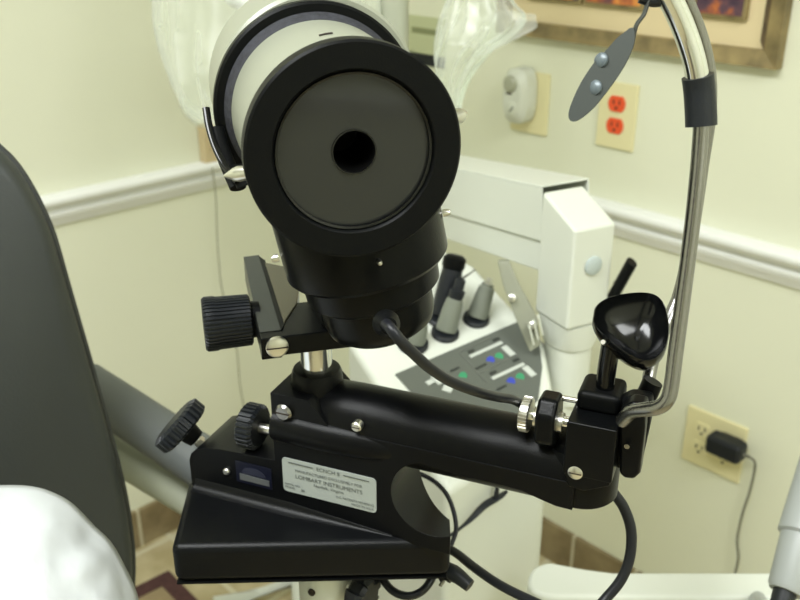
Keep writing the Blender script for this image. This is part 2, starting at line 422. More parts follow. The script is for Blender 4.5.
# left wall box and its cord
s0, z0_ = onL(205, 144)
t = empty('wall_box', wL(s0, z0_), 'small beige wall box above the left chair rail', 'wall box')
obj('box_body', cbox(B(), wL(s0, z0_, .012), N1*.032, N2*.024, Z*.085), mat('beige_box', (.58, .47, .28), .5), t, bevel=.003)
obj('box_button', cbox(B(), wL(s0, z0_, .0245), N1*.010, N2*.003, Z*.02), mat('beige_button', (.50, .40, .24), .5), t, bevel=.001)
cp = [wL(s0+.006, z0_-.040, .012)] + [onp(x, y, N2*(WL-.037), N2) for x, y in ((213, 172), (216, 200), (217, 235), (219, 265), (222, 290), (231, 325), (237, 352), (240, 385), (246, 420), (250, 470))]
tag(obj('hanging_cord', tube(B(), cp, .0016, 8), mat('thin_cord', (.30, .30, .22), .5)), 'thin grey cord hanging down the left wall', 'cord')

# ================================================================ FLOOR RUG
p1, p0, p2 = onz(137, 589, .0), onz(169, 573, .0), onz(195, 601, .0)
ex = (p1-p0).normalized(); ey = Vector((-ex.y, ex.x, 0))
if ey.dot(p2-p0) < 0: ey = -ey
rg = empty('floor_rug', p0, 'dark maroon bordered rug on beige tile beside exam chair', 'rug')
rg_b = B()
for (a, b_, c_, d_) in ((0, .9, 0, .035), (0, .035, .035, .665), (.865, .9, .035, .665), (0, .9, .665, .70)):
    box(rg_b, p0+ex*a+ey*c_, ex*(b_-a), ey*(d_-c_), Z*.008)
obj('border', rg_b, 'rug', rg); obj('field', box(B(), p0+ex*.035+ey*.035, ex*.83, ey*.63, Z*.006), 'rugin', rg)

# ================================================================ EXAM CHAIR (left)
# backrest: a padded slab seen almost face on, outline measured on an upright plane
cn = Vector((.36, -1, .22)).normalized()
cq = W(60, 380, .84)
edge = [(-6, 147), (10, 162), (25, 183), (40, 211), (52, 240), (65, 285), (78, 330), (92, 378), (105, 425), (117, 470), (127, 515), (133, 560), (133, 600), (128, 640)]
out = [onp(x, y, cq, cn) for x, y in edge]
out += [onp(x, y, cq, cn) for x, y in ((60, 700), (-60, 690), (-230, 640), (-290, 500), (-270, 330), (-200, 200), (-110, 140), (-55, 126))]
ec = empty('exam_chair', Vector((cq.x-.15, cq.y+.2, 0)), 'large dark grey padded exam chair with grey armrest', 'chair')
def pad(name, outline, nrm, th, m, parent, rnd=.018):
    cen = sum(outline, Vector())/len(outline); bm = B(); loops = []
    for s, ins in ((0, rnd), (.15*rnd, .45*rnd), (rnd*.6, .1*rnd), (rnd, 0), (th-rnd, 0), (th-.3*rnd, .3*rnd), (th, rnd)):
        loops.append([bm.verts.new(p + (cen-p).normalized()*ins - nrm*s) for p in outline])
    n = len(outline)
    for A, C in zip(loops, loops[1:]):
        for k in range(n): bm.faces.new((A[k], A[(k+1) % n], C[(k+1) % n], C[k]))
    f = bm.faces.new(loops[0]); bm.faces.new(loops[-1][::-1])
    return obj(name, bm, m, parent, ang=60)
back = pad('backrest', spline(out + [out[0]], 4)[:-1], cn, .075, 'chair', ec)
pipe = spline([p - cn*.028 for p in out] + [out[0]-cn*.028], 4)[:-1]
obj('piping', tube(B(), [p*1.0 for p in pipe], .004, 8, smooth=False), mat('dark_piping', (.03, .033, .033), .5), back)
# armrest and the cream arm under it
ap = [W(84, 384, 1.06), W(119, 407, 1.03), W(160, 434, 1.00), W(190, 454, .98), W(250, 494, .94)]
obj('armrest', tube(B(), ap, .029, 24, flat=(1, .85)), 'arm', ec)
bp_ = [W(90, 437, 1.08), W(122, 456, 1.06), W(178, 489, 1.02), W(210, 508, 1.0), W(250, 532, .97)]
obj('arm_support', tube(B(), bp_, .022, 24), 'creamdim', ec)
bh = cq + Vector((-.17, .12, 0))
seatc = Vector((bh.x, bh.y-.42, .52))
obj('seat', cbox(B(), seatc, Vector((.50, 0, 0)), Vector((0, .50, 0)), Z*.11), 'chair', ec, bevel=.03)
obj('pedestal', lathe(B(), Vector((bh.x, bh.y-.25, 0)), Z, [(0, .24), (.03, .24), (.045, .20), (.06, .08), (.46, .08)], 40), 'creamdim', ec)
obj('back_bracket', cbox(B(), Vector((bh.x, bh.y+.02, .60)), Vector((.12, 0, 0)), Vector((0, .06, 0)), Z*.30), 'creamdim', ec, bevel=.01)
obj('arm_bracket', tube(B(), [W(90, 437, 1.08), W(60, 415, 1.07), Vector((bh.x+.02, bh.y+.03, .66))], .02, 16), 'creamdim', ec)
# white crumpled sheet in front of the backrest, lying on the seat
sh = B(); nx, ny = 90, 70
top = [(-160, 560), (-90, 505), (-30, 487), (5, 485), (30, 486), (50, 491), (72, 503), (95, 526), (112, 543), (126, 568), (134, 585), (139, 602), (143, 640)]
prof = spline([W(x, y, .66) for x, y in top], 8); npf = len(prof); g = []
for i, p in enumerate(prof):
    row = []
    for j in range(ny):
        f = j/(ny-1)
        q = Vector(p)
        # towards the viewer and down
        fall = Vector((0, -.30*math.sin(f*1.45), -.34*(1-math.cos(f*1.5))))
        q += fall
        cen = W(-10, 640, .66); q.x = cen.x + (q.x-cen.x)*(1+.10*f)
        w = Vector((q.x*10, q.y*10, q.z*10+3))
        nn = (1-abs(noise.noise(w*.9))*2)*.020 + (1-abs(noise.noise(w*2.1+Vector((5, 1, 2))))*2)*.012 + (1-abs(noise.noise(w*4.7))*2)*.003
        nrm = Vector((.15, -.6, .8)).normalized()
        q += nrm*nn*min(1, f*9)
        row.append(sh.verts.new(q))
    g.append(row)
for i in range(npf-1):
    for j in range(ny-1): sh.faces.new((g[i][j], g[i+1][j], g[i+1][j+1], g[i][j+1]))
# back side falling down behind
for i in range(npf):
    pass
so = obj('paper_sheet', sh, 'paper', None, ang=180); sm = so.modifiers.new('solid', 'SOLIDIFY'); sm.thickness = .0015; sm.offset = -1
tag(so, 'crumpled white paper sheet heaped in front of grey chair back', 'paper sheet')

# ================================================================ INSTRUMENT STAND (cream, behind)
def ctr(*a): return sum(a, Vector())/len(a)
st_t = W(585, 215, 1.08)
stand = empty('instrument_stand', Vector((st_t.x, st_t.y, 0)), 'ivory instrument stand with control console, column and swing arm', 'instrument stand')

aza = R(-27.7); AD = Vector((math.sin(aza), math.cos(aza), 0)); AP = Vector((math.cos(aza), -math.sin(aza), 0))
c0 = W(575, 231, 1.03); zf = c0.z; f0 = Vector((c0.x, c0.y, 0)); cw, cl = .059, .065
lo4 = [f0, f0+AP*cw, f0+AP*cw+AD*cl, f0+AD*cl]; cmid = ctr(*lo4)
bm = B(); hexa(bm, [p + Z*(zf-.125) for p in lo4], [lo4[0]+Z*zf, lo4[1]+Z*zf, lo4[2]+Z*(zf+.028), lo4[3]+Z*(zf+.028)])
obj('column_head', bm, 'console', stand, bevel=.004)
obj('column_cap_button', lathe(B(), f0+AP*.030+Z*(zf-.047)-AD*.0005, -AD, [(0, .0115), (.002, .0115), (.0032, .009), (.0034, 0)], 32), mat('grey_cap', (.44, .50, .50), .45), stand)
n_ = 28; sq = []
def rsq(hw, hl, z, pw):
    L = []
    for k in range(n_):
        an = 2*math.pi*k/n_; cx, sy = math.cos(an), math.sin(an)
        L.append(cmid + AP*(hw*math.copysign(abs(cx)**pw, cx)) + AD*(hl*math.copysign(abs(sy)**pw, sy)) + Z*z)
    return L
def loft(bm, loops):
    v = [[bm.verts.new(p) for p in L] for L in loops]; n = len(loops[0])
    for A, C in zip(v, v[1:]):
        for k in range(n): bm.faces.new((A[k], A[(k+1) % n], C[(k+1) % n], C[k]))
    bm.faces.new(v[0][::-1]); bm.faces.new(v[-1]); return bm
obj('column_sleeve', loft(B(), [rsq(.0275, .0315, zf-.158, .8), rsq(.0280, .032, zf-.150, .6), rsq(.0275, .0325, zf-.1255, .25)]), 'console', stand)
obj('column', loft(B(), [rsq(.0270, .030, .80, .9), rsq(.0270, .030, zf-.1595, .9)]), 'console', stand)
obj('column_bracket', box(B(), cmid+Z*.772-AD*.024+AP*.022, -AP*.12, AD*.048, Z*.035), 'console', stand, bevel=.004)
# swing arm: channel cover from the column head to the pole
A0 = W(541.5, 186, 1.088); ad = ray(-93, 55).normalized(); L_ = .36; th_ = .0025
au = ad.cross(AP).normalized(); au = au if au.z > 0 else -au
cwid = .071; hgt = .068
bm = B(); A00 = A0 - au*hgt
box(bm, A0 - au*th_, AP*cwid, ad*L_, au*th_)
box(bm, A00, AP*th_, ad*L_, au*(hgt-th_)); box(bm, A00 + AP*(cwid-th_), AP*th_, ad*L_, au*(hgt-th_))
obj('arm_cover', bm, 'console', stand, bevel=.0012, seg=2)
A1 = A00 + AP*.004 - au*.040 + ad*.004
pr = [A1, A1+ad*L_, A1+ad*L_+au*.046, A1+au*.046+ad*.0, A1 + au*.030 - ad*.004]
obj('lower_arm', prism(B(), pr, AP*.056), 'console', stand, bevel=.002)
pb = W(395, 120, 1.40)
pbase = Vector((pb.x, pb.y, 0))
obj('pole', lathe(B(), pbase, Z, [(0, .0205), (1.98, .0205)], 40), 'creamdim', stand)
obj('pole_foot', lathe(B(), pbase, Z, [(0, .10), (.012, .10), (.03, .09), (.04, .03)], 40), 'creamdim', stand)
obj('pole_collar', lathe(B(), Vector((pb.x, pb.y, A0.z-.125)), Z, [(0, .034), (.002, .036), (.13, .036), (.132, .034)], 40), 'console', stand)
obj('top_arm', tube(B(), [Vector((pb.x, pb.y, 1.90)) - AP*.50 - AD*.06, Vector((pb.x, pb.y, 1.90)), Vector((pb.x, pb.y, 1.90)) + AP*.28 - AD*.05], .02, 20, smooth=False), 'creamdim', stand)
# lever handle behind the chin cup
lv = empty_p = None
lp = [f0+AP*cw+AD*.03+Z*(zf-.115), W(611, 300, 1.10), W(617, 282, 1.09), W(632, 262, 1.07)]
obj('lever_handle', tube(B(), [lp[1], lp[3]], .0100, 16, flat=(1, .6), smooth=False), 'blackmatt', stand, bevel=0)
obj('lever_shaft', tube(B(), [lp[0], lp[1], lp[2]], .004, 12), 'steel', stand)
# console
P1, P2, P3 = W(354, 350, 1.10), W(447, 492, .95), W(550, 425, 1.03)
cn_ = (P3-P2).cross(P1-P2).normalized(); cn_ = cn_ if cn_.z > 0 else -cn_
def oc(x, y, off=0): return onp(x, y, P2+cn_*off, cn_)
oc_px = [(349, 343), (447, 492), (549, 425), (553, 385), (545, 340), (474, 264), (440, 246), (350, 290)]
top_ = [oc(*p) for p in oc_px]
bot_ = [Vector((p.x, p.y, .10)) for p in top_]
con = obj('console_body', hexa(B(), bot_, top_), 'console', stand, bevel=.010, seg=4, ang=40)
def onpanel(name, px, m, th, par, off=0, bevel=0):
    return obj(name, prism(B(), [oc(x, y, off) for x, y in px], cn_*th), m, par, bevel=bevel)
pan = onpanel('control_panel', [(395, 375), (440, 425), (470, 436), (520, 420), (538, 400), (542, 368), (538, 335), (526, 319)], 'panel', .0016, stand, .0002)
def strip(name, p, q, w, m, off=.0020, th=.0008):
    a, b = oc(*p, off), oc(*q, off); d = (b-a).normalized(); e = cn_.cross(d)*w/2
    return obj(name, prism(B(), [a-e, b-e, b+e, a+e], cn_*th), m, pan)
for nm, p, q, w, m in (
  ('scale_bar', (470, 357), (502, 342.5), .0045, 'key'), ('scale_bar', (492, 379), (524, 364), .0045, 'key'),
  ('scale_caption', (468.5, 352.5), (474, 350), .0035, 'grey'), ('scale_caption', (493, 341), (499, 338.3), .0035, 'grey'),
  ('scale_caption', (490, 374), (496, 371.4), .0035, 'grey'), ('scale_caption', (513, 361.5), (519, 358.8), .0035, 'grey'),
  ('key_caption', (475, 369.5), (486, 364), .0025, 'grey'), ('key_caption', (497, 390), (506, 385.5), .0025, 'grey'), ('key_caption', (450.5, 371.5), (459, 367.5), .0025, 'grey'),
  ('white_key', (503.5, 346.5), (513, 355.5), .0085, 'key'), ('white_key', (524.5, 367), (534, 376), .0085, 'key'),
  ('white_key', (433, 376), (441, 384), .0075, 'key'), ('white_key', (443, 387.5), (452, 390.5), .0095, 'key'), ('white_key', (427, 384), (433, 380.5), .0065, 'key'),
  ('panel_rule', (460, 352), (497, 335.5), .0008, 'panelline'), ('panel_rule', (459.5, 353), (487, 383), .0008, 'panelline'), ('panel_rule', (481, 373), (517, 355), .0008, 'panelline')):
    strip(nm, p, q, w, m)
for nm, p, r, m in (('green_key', (499, 356.8), .0052, 'green'), ('blue_key', (490.5, 360.3), .0050, 'blue'), ('green_key', (520, 377.3), .0052, 'green'), ('blue_key', (511, 381.5), .0050, 'blue'), ('green_key', (463, 376), .0050, 'green')):
    obj(nm, cyl(B(), oc(*p, .0018), oc(*p, .0030), r, 20), m, pan)
# instrument handles standing in their wells
def handle(base, topp, r, dt, body='putty', black=False):
    b = oc(*base); t0 = (b-CAM).dot(Vector((0, math.cos(PITCH), -math.sin(PITCH))))
    tp = W(*topp, t0+dt); d = tp-b; L = d.length
    obj('well_ring', lathe(B(), b+cn_*.0003, cn_, [(0, r*1.32), (.004, r*1.32), (.006, r*1.15)], 36), 'rubber', stand)
    h = obj('instrument_handle', lathe(B(), b+d.normalized()*.005, d, [(0, r*1.02), (L*.1, r*1.02), (L*.55, r*.92), (L*.80, r*.80), (L*.84, r*.62), (L*.9, r*.6)], 32), 'rubber' if black else body, stand)
    return b, d.normalized(), L, h
b, d, L, h = handle((445, 334), (456, 296), .0130, -.010)
obj('green_band', lathe(B(), b+d*(L*.88), d, [(0, .0082), (.0035, .0082)], 28), mat('dark_green', (.01, .12, .07), .35), h)
obj('switch_head', lathe(B(), b+d*(L*.94), d, [(0, .009), (.010, .010), (.012, .007), (.024, .0065), (.026, .004)], 28), 'rubber', h)
e1 = b+d*(L*.94+.024); obj('probe_tip', cyl(B(), e1, e1+(W(481, 266, 1.16)-e1).normalized()*.038, .0018, 12, .0008), 'steel', h)
b, d, L, h = handle((476, 320), (488, 284), .0125, -.010)
obj('green_band', lathe(B(), b+d*(L*.88), d, [(0, .0075), (.005, .0075)], 28), mat('dark_green2', (.01, .12, .07), .35), h)
obj('lamp_socket', lathe(B(), b+d*(L*.93), d, [(0, .006), (.006, .006), (.007, .004), (.011, .0035)], 24), 'nickel', h)
b, d, L, h = handle((413, 345), (419, 322), .014, -.01)
b, d, L, h = handle((442, 318), (455, 258), .0155, -.014, black=True)
obj('eyepiece_head', lathe(B(), b+d*(L*.82), d, [(0, .013), (.004, .0145), (.014, .0145), (.017, .011), (.018, .009)], 30), 'blackmatt', h)
# steel link beside the column
lk = [(498, 262), (509, 262), (519, 285), (537, 318), (541, 345), (530, 352), (514, 315), (503, 285)]
lt = [W(x, y, 1.10) for x, y in lk]
obj('steel_link', prism(B(), lt, Vector((.0, .004, .002))), mat('dull_link', (.30, .31, .25), .35, metal=.5), stand, bevel=.0008)
for (x, y) in ((512, 298), (533, 325)):
    obj('link_bolt', cyl(B(), W(x, y, 1.099), W(x, y, 1.092), .0050, 20, ch=.001), 'nickel', stand)
for k in range(3):
    a_ = W(533+k*4.5, 345-k*5, 1.088); obj('link_fin', box(B(), a_, Vector((.0022, 0, 0)), Vector((0, .010, 0)), Z*.022+Vector((-.006, 0, 0))), mat('fin%d' % k, (.6, .62, .54), .4), stand)

# ================================================================ cream arm at lower right and tilted cylinder
zt2 = onz(660, 572, .705).z
ends = [onz(545, 567, zt2), onz(810, 573, zt2)]
y0 = onz(660, 571, zt2).y; y1 = onz(660, 596, zt2).y
xl = onz(526, 574, zt2).x
ta = empty('equipment_arm', Vector((.55, (y0+y1)/2, 0)), 'cream horizontal equipment arm with rounded end, lower right', 'equipment arm')
hw = (y0-y1)/2*1.05; ym = (y0+y1)/2; pts = []
for k in range(13):
    an = math.pi/2 + math.pi*k/12; pts.append(Vector((xl+hw*1.5+math.cos(an)*hw*1.5, ym+math.sin(an)*hw*(1.75 if math.sin(an) > 0 else 1.0), zt2)))
pts += [Vector((xl+.05, y1-.001, zt2)), Vector((.62, y1-.004, zt2)), Vector((.62, y0, zt2)), Vector((xl+.095, y0, zt2)), Vector((xl+.065, y0+.006, zt2))]
obj('arm_shell', prism(B(), pts, -Z*.045), 'console', ta, bevel=.006)
obj('arm_post', cyl(B(), Vector((.55, ym, 0.03)), Vector((.55, ym, zt2-.045)), .022, 32), 'console', ta)
obj('arm_foot', lathe(B(), Vector((.55, ym, 0)), Z, [(0, .15), (.02, .15), (.03, .14), (.035, .02)], 40), 'console', ta)
tc_ = ta
q0, q1 = W(785, 592, .80), W(824, 470, .84)
obj('arm_tube', lathe(B(), q0, q1-q0, [(0, .0135), (.004, .0155), ((q1-q0).length*.42, .0185), ((q1-q0).length*.44, .0215), ((q1-q0).length+.2, .026)], 40), mat('pale_grey_enamel', (.34, .36, .355), .4), tc_)
obj('pivot', lathe(B(), q0-(q1-q0).normalized()*.02, q1-q0, [(0, .009), (.02, .010)], 24), 'rubber', tc_)
lowp = q0-(q1-q0).normalized()*.02
obj('tube_mount', tube(B(), [lowp, lowp+Vector((.005, .03, -.03)), Vector((lowp.x+.06, ym, zt2-.02))], .009, 16), mat('pale_grey_enamel2', (.34, .36, .355), .4), tc_)

# ================================================================ plastic covers hanging over the arm
def cover(name, outline_px, t, depth, seed, label, n=64, amp=.012, group=None):
    """a crumpled bag of clear film: rows (y, xl, xr); the section is a flattened ring"""
    bm = B(); rows = outline_px; fine = []
    L = spline([Vector((r[0], r[1], r[2])) for r in rows], 8); g = []
    for i, (y, xl_, xr_) in enumerate(L):
        a, b = W(xl_, y, t), W(xr_, y, t); c = (a+b)/2; hw_ = (b-a)/2; bk = Vector((0, 1, 0)); f = i/(len(L)-1); row = []
        for k in range(n):
            an = 2*math.pi*k/n
            d = hw_*math.cos(an) + bk*(depth*math.sin(an)*min(1, hw_.length/.04))
            w = Vector((math.cos(an)*2.2, math.sin(an)*2.2, f*1.3+seed))
            nn = (.5-abs(noise.noise(w*1.1)))*1.6 + (.5-abs(noise.noise(w*2.7)))*.5 + noise.noise(Vector((an*4, f*3, seed)))*.5
            row.append(bm.verts.new(c + d + d.normalized()*nn*amp))
        g.append(row)
    for A, C in zip(g, g[1:]):
        for k in range(n): bm.faces.new((A[k], A[(k+1) % n], C[(k+1) % n], C[k]))
    o = obj(name, bm, 'film', ang=60); return tag(o, label, 'plastic cover', group)
cover('plastic_cover', [(-170, 190, 300), (-90, 165, 350), (0, 160, 378), (35, 160, 370), (65, 167, 350), (92, 182, 320), (110, 194, 290), (122, 208, 260)], 1.34, .07, 3.0, 'large clear plastic cover bulging behind the left of the barrel', amp=.014)
cover('plastic_cover', [(-170, 480, 500), (-90, 462, 515), (-20, 455, 512), (0, 452, 510), (14, 448, 520), (28, 445, 516), (45, 442, 494), (62, 440, 477), (80, 441, 465), (98, 444, 458), (122, 447, 453)], 1.30, .030, 8.0, 'torn clear plastic cover hanging just left of the picture frame', amp=.010)
# pointed corner of the torn cover
bm = B(); fl = []
cor = [[(500, 8), (512, 10), (526, 14), (538, 13)], [(490, 22), (508, 24), (524, 24), (535, 21)], [(480, 40), (500, 38), (520, 32), (540, 27)], [(470, 62), (490, 52), (510, 42), (528, 33)]]
for i, r_ in enumerate(cor): fl.append([bm.verts.new(W(x, y, 1.29+.012*((i+j) % 2)-.01*i)) for j, (x, y) in enumerate(r_)])
for i in range(3):
    for j in range(3): bm.faces.new((fl[i][j], fl[i][j+1], fl[i+1][j+1], fl[i+1][j]))
tc2 = [o for o in COL.objects if o.name == 'plastic_cover.001'][0]
o = obj('torn_corner', bm, 'film', tc2, ang=20, sub=1)
# the white instrument inside the large cover
hd = empty('refractor_head', W(270, -40, 1.34), 'white instrument head wrapped inside the large plastic cover', 'instrument head')
obj('head_body', cbox(B(), W(268, -28, 1.35), Vector((.135, 0, 0)), Vector((0, .06, 0)), Z*.10), 'white', hd, bevel=.02)
obj('head_hanger', cyl(B(), W(268, -60, 1.35), Vector((W(268, -60, 1.35).x, W(268, -60, 1.35).y, 1.90)), .012, 20), 'white', hd)

# ================================================================ KERATOMETER
azb = R(112); UB = Vector((math.sin(azb), math.cos(azb), 0)); UY = Vector((-UB.y, UB.x, 0))
PF = W(178, 580, .62); Z0 = PF.z; ZT = Z0 + .024
O = onz(300, 511, ZT)
def F(x, y, z): return O + UB*x + UY*y + Z*z          # x along the beam, y away, z above the base top
def onF(x, y, off=0):
    p = onp(x, y, O+UY*off, UY); return p
kt = empty('keratometer', Vector((O.x, O.y, Z0)), 'black keratometer with large round barrel, chin cup and cast arm', 'eye instrument')
# base plate
def ob(x, y): return onz(x, y, ZT)
bp0 = [ob(180, 547), ob(446, 541), ]
pl = [ob(170, 546.5), ob(450, 540.5), ob(451, 525), F(.062, .040, 0), F(.040, .046, 0), F(-.090, .052, 0), ob(188, 480)]
base = obj('base', prism(B(), [p - Z*.001 for p in pl], -Z*.0305), 'blacksat', kt, bevel=.006, seg=5)
obj('base_cover', prism(B(), [(p-O)*.985+O - Z*.0316 for p in pl], -Z*.0012), 'blackmatt', base)
# spine + beam in one casting: outline in (x, z), thickness along y
def xz(px, off=0): p = onF(*px, off); return ((p-O).dot(UB), p.z-ZT)
cx_, cz_, cr = .098, .036, .0285
arc = [(cx_+cr*math.cos(a), cz_+cr*math.sin(a)) for a in [R(d) for d in range(-52, -262, -10)]]   # from lower lip round to the top
outl = [(-.090, -.004), (-.090, .020), (-.088, .026), (-.083, .0310), (-.075, .0340), (-.062, .0362), (-.018, .038), (-.018, .092), (.010, .092), (.017, .085), (.026, .0735)]
def lx(px, y): p = onF(*px, y); return (p-O).dot(UB)
xe = lx((618, 480), .025) - .0225
outl += [(xe, .0735), (xe, .0540), (xe-.010, .0542), (xe-.020, .0565), (xe-.032, .0597), (xe-.045, .0605), (.12, .0605)]
outl += arc[::-1] + [(.113, .006), (.113, -.004)]
pbk = onz(449.5, 521, ZT+.004) - O; xb, yb = pbk.dot(UB), pbk.dot(UY)
fr_o = [(min(x, .112) if z < .03 else x, z) for x, z in outl]
def back_pt(x, z):
    if z > cz_ or x < .068: return (x, .050, z)
    u = max(0, min(1, (x-.0695)/(.112-.0695))); 
    return (x+(xb-.112)*u, .050+(yb-.050)*u, z*(1-.55*u))
bk_o = [back_pt(x, z) for x, z in fr_o]
body = obj('arm_casting', hexa(B(), [F(x, 0, z) for x, z in fr_o], [F(x, y_, z) for x, y_, z in bk_o]), 'blacksat', kt, bevel=.0028, seg=4, ang=30)
obj('arm_top', lathe(B(), F(.004, .0252, .0700), UB, [(0, .020), (.006, .0240), (.03, .0247), (xe-.004, .0247)], 64), 'blacksat', body)
obj('arm_rib', tube(B(), [F(-.0175, .006, .0655), F(.020, .006, .0650), F(.055, .009, .0645), F(.076, .014, .0640)], .0120, 24), 'blacksat', body)
obj('rounded_end', lathe(B(), F(xe, .0248, .0540), Z, [(0, .0222), (.001, .0230), (.036, .0230), (.037, .021)], 48), 'black', body)
fl_ = B(); prev = None
for k in range(13):
    x = -.0860 + k*(.1565/12); q = min(1, .15+(12-k)/7); L = [(.001, 0), (.001, .0075*q), (-.0006*q, .0062*q), (-.0015*q, .0038*q), (-.0034*q, .0016*q), (-.0062*q, .0006*q), (-.0085*q, 0)]
    r_ = [fl_.verts.new(F(x, a, b-.0012)) for a, b in L]
    if prev:
        for m_ in range(7): fl_.faces.new((prev[m_], prev[(m_+1) % 7], r_[(m_+1) % 7], r_[m_]))
    else: fl_.faces.new(r_)
    prev = r_
fl_.faces.new(prev[::-1]); obj('fillet', fl_, 'blacksat', body, ang=80)
# post and collar
pc = F(.0235, .026, 0)
pj = onF(317, 374, .026); pc = F((pj-O).dot(UB), .026, 0)
obj('collar', lathe(B(), pc+Z*.090, Z, [(-.012, .0190), (.002, .0180), (.010, .0172), (.0125, .0160), (.013, .0115)], 48), 'blacksat', kt)
HT = .132
obj('post', lathe(B(), pc+Z*.10, Z, [(-.01, .0108), (HT-.10+.01, .0108)], 40), 'chrome', kt)
# screws
def screw(px, r, h, off=0, m='nickel', name='screw', slot=True, d=None, par=None):
    p = onF(*px, off); d = d or -UY
    s = obj(name, lathe(B(), p, d, [(-.003, r), (h*.6, r), (h, r*.75), (h*1.05, 0)], 32), m, par or kt)
    if slot:
        sm_ = B(); cbox(sm_, p + d*(h*1.0), UB*r*1.7, d*.0006, Z*r*.16); obj('screw_slot', sm_, 'slot', s)
    return s
screw((285, 411), .0062, .004, 0, 'steel', 'clamp_screw')
screw((357, 426), .0036, .0025, -.001)
screw((575.5, 472), .0045, .002, -.0005)
screw((227, 471), .0027, .0020, 0, slot=False, name='rivet')
# labels
lc = [onF(282, 456.5), onF(375, 478.5), onF(378, 513.5), onF(287, 490.5)]
lx0, lx1, lz0, lz1 = -.0118, .0592, .0150, .0428
def rr(x0, x1, z0, z1, r, y):
    pts = []
    for (cx, cz, a0) in ((x1-r, z1-r, 0), (x0+r, z1-r, 90), (x0+r, z0+r, 180), (x1-r, z0+r, 270)):
        for k in range(6): a = R(a0+18*k); pts.append(F(cx+r*math.cos(a), y, cz+r*math.sin(a)))
    return pts
lab = obj('maker_label', prism(B(), rr(lx0, lx1, lz0, lz1, .003, 0), -UY*.0006), 'label', kt)
lab['label'] = 'pale rectangular maker label with dark print'
tb = B(); y = -.0009; mx = (lx0+lx1)/2
def tx(s, x, z, size, al='CENTER'): text_bm(tb, s, F(x, y, z), UB, Z, size, al)
tx('ECNCH 8', mx, .0383, .0042)
tx('MANUFACTURED EXCLUSIVELY FOR', mx, .0332, .0031)
tx('LOMBART INSTRUMENTS', mx, .0280, .0045)
tx('Norfolk, Virginia', mx, .0244, .0034)
tx('SERIAL NO.', lx0+.0015, .0208, .0024, 'LEFT'); tx('MODEL', lx0+.0015, .0182, .0024, 'LEFT'); tx('88', lx0+.014, .0178, .0028, 'LEFT')
tx('U.S. PATENTS PENDING', lx1-.0015, .0200, .0027, 'RIGHT'); tx('MADE IN U.S.A.', lx1-.0015, .0170, .0025, 'RIGHT')
for (a, b_) in ((lx0+.005, mx-.0115), (mx+.0115, lx1-.005)): cbox(tb, F((a+b_)/2, y, .0398), UB*(b_-a), UY*.0002, Z*.0006)
obj('lettering', tb, 'ink', lab)
bl0, bl1 = xz((236, 466)), xz((273, 495))
bx0, bx1, bz0, bz1 = bl0[0], bl1[0], .0125, .0300
bl = obj('serial_label', prism(B(), [F(x, 0, z) for x, z in ((bx0, bz0), (bx1, bz0), (bx1, bz1), (bx0, bz1))], -UY*.0006), 'bluelabel', kt)
bl['label'] = 'small navy label with silver strip'
obj('silver_strip', prism(B(), [F(x, -.0006, z) for x, z in ((bx0+.003, bz0+.0025), (bx1-.002, bz0+.0025), (bx1-.002, bz0+.0072), (bx0+.003, bz0+.0078))], -UY*.0003), 'silver', bl)
pts = [F((bx0+bx1)/2+.0095*math.cos(R(a)), -.0006, bz0+.0086+.0062*math.sin(R(a))) for a in range(0, 181, 15)]
obj('arch_mark', prism(B(), pts, -UY*.0002), 'navylight', bl)
# knobs
def knob(name, a, b, r, ribs, shaft_to, rs, m='rubber', ch=.002):
    d = b-a; L = d.length
    k = obj(name, lathe(B(), a, d, [(0, r*.80), (ch, r), (L-ch, r), (L, r*.86)], ribs*8, rib=(ribs, .09)), m, kt, ang=25)
    obj('shaft', cyl(B(), b - d.normalized()*.002, shaft_to, rs, 24), 'nickel', k)
    return k
# knob 2: beside the block, axis along the beam
kn = onF(240, 425, .012); k_b = onF(266, 430, .012)
kz = .0535; kx0 = lx((249, 427), .012); knob('clamp_knob', F(kx0-.004, .012, kz), F(kx0+.0095, .012, kz), .0165, 26, F(-.012, .012, kz), .0036)
# knob 1: tilted, at the back left of the base
ka = W(171, 423, .690); kb = W(190, 431, .683); ks = W(205, 446, .691)
kd = (ks-W(178, 424, .686)).normalized()
kc = W(180, 425.5, .686)
k1 = knob('tilt_knob', kc-kd*.0065, kc+kd*.0065, .0225, 26, ks+kd*.02, .0032)
obj('knob_hub', lathe(B(), kc+kd*.006, kd, [(0, .0085), (.006, .0075), (.010, .0065), (.0105, .0050)], 28), 'blackmatt', k1)
obj('knob_nut', lathe(B(), kc+kd*.0175, kd, [(0, .0045), (.003, .0045)], 6), 'nickel', k1)
obj('rear_boss', lathe(B(), ks-kd*.002, kd, [(0, .0050), (.002, .0062), (.020, .0075)], 24), 'blacksat', kt)

# ---- head
HAZ = R(-14.6); HS = Vector((math.sin(HAZ), math.cos(HAZ), 0)); HR = Vector((math.cos(HAZ), -math.sin(HAZ), 0))
C1 = W(355.6, 153.6, .45); HS3 = HS.copy()
roll = R(11.5); HD = (-Z*math.cos(roll) + HR*math.sin(roll)); HX = (HR*math.cos(roll) + Z*math.sin(roll))
RR = 111.3*.45/FP
obj('front_ring', lathe(B(), C1, HS, [(.0065, .0385), (.0030, .0386), (.0022, .0398), (.0010, .0402), (0, .0412), (0, RR-.0012), (.0012, RR), (.011, RR), (.0125, RR-.0010), (.0125, .0385)], 160, closed=True), 'blackmatt', kt)
obj('ring_bead', lathe(B(), C1, HS, [(.0010, .0392), (.0014, .0381), (.0045, .0379), (.0045, .0392)], 128, closed=True), 'blackgloss', kt)
gp = obj('target_plate', lathe(B(), C1, HS, [(.0040, .0385), (.0040, .0113), (.0052, .0113), (.0060, .0385)], 128, closed=True), 'glass', kt)
gp['label'] = 'dark reflective disc with a round central hole'
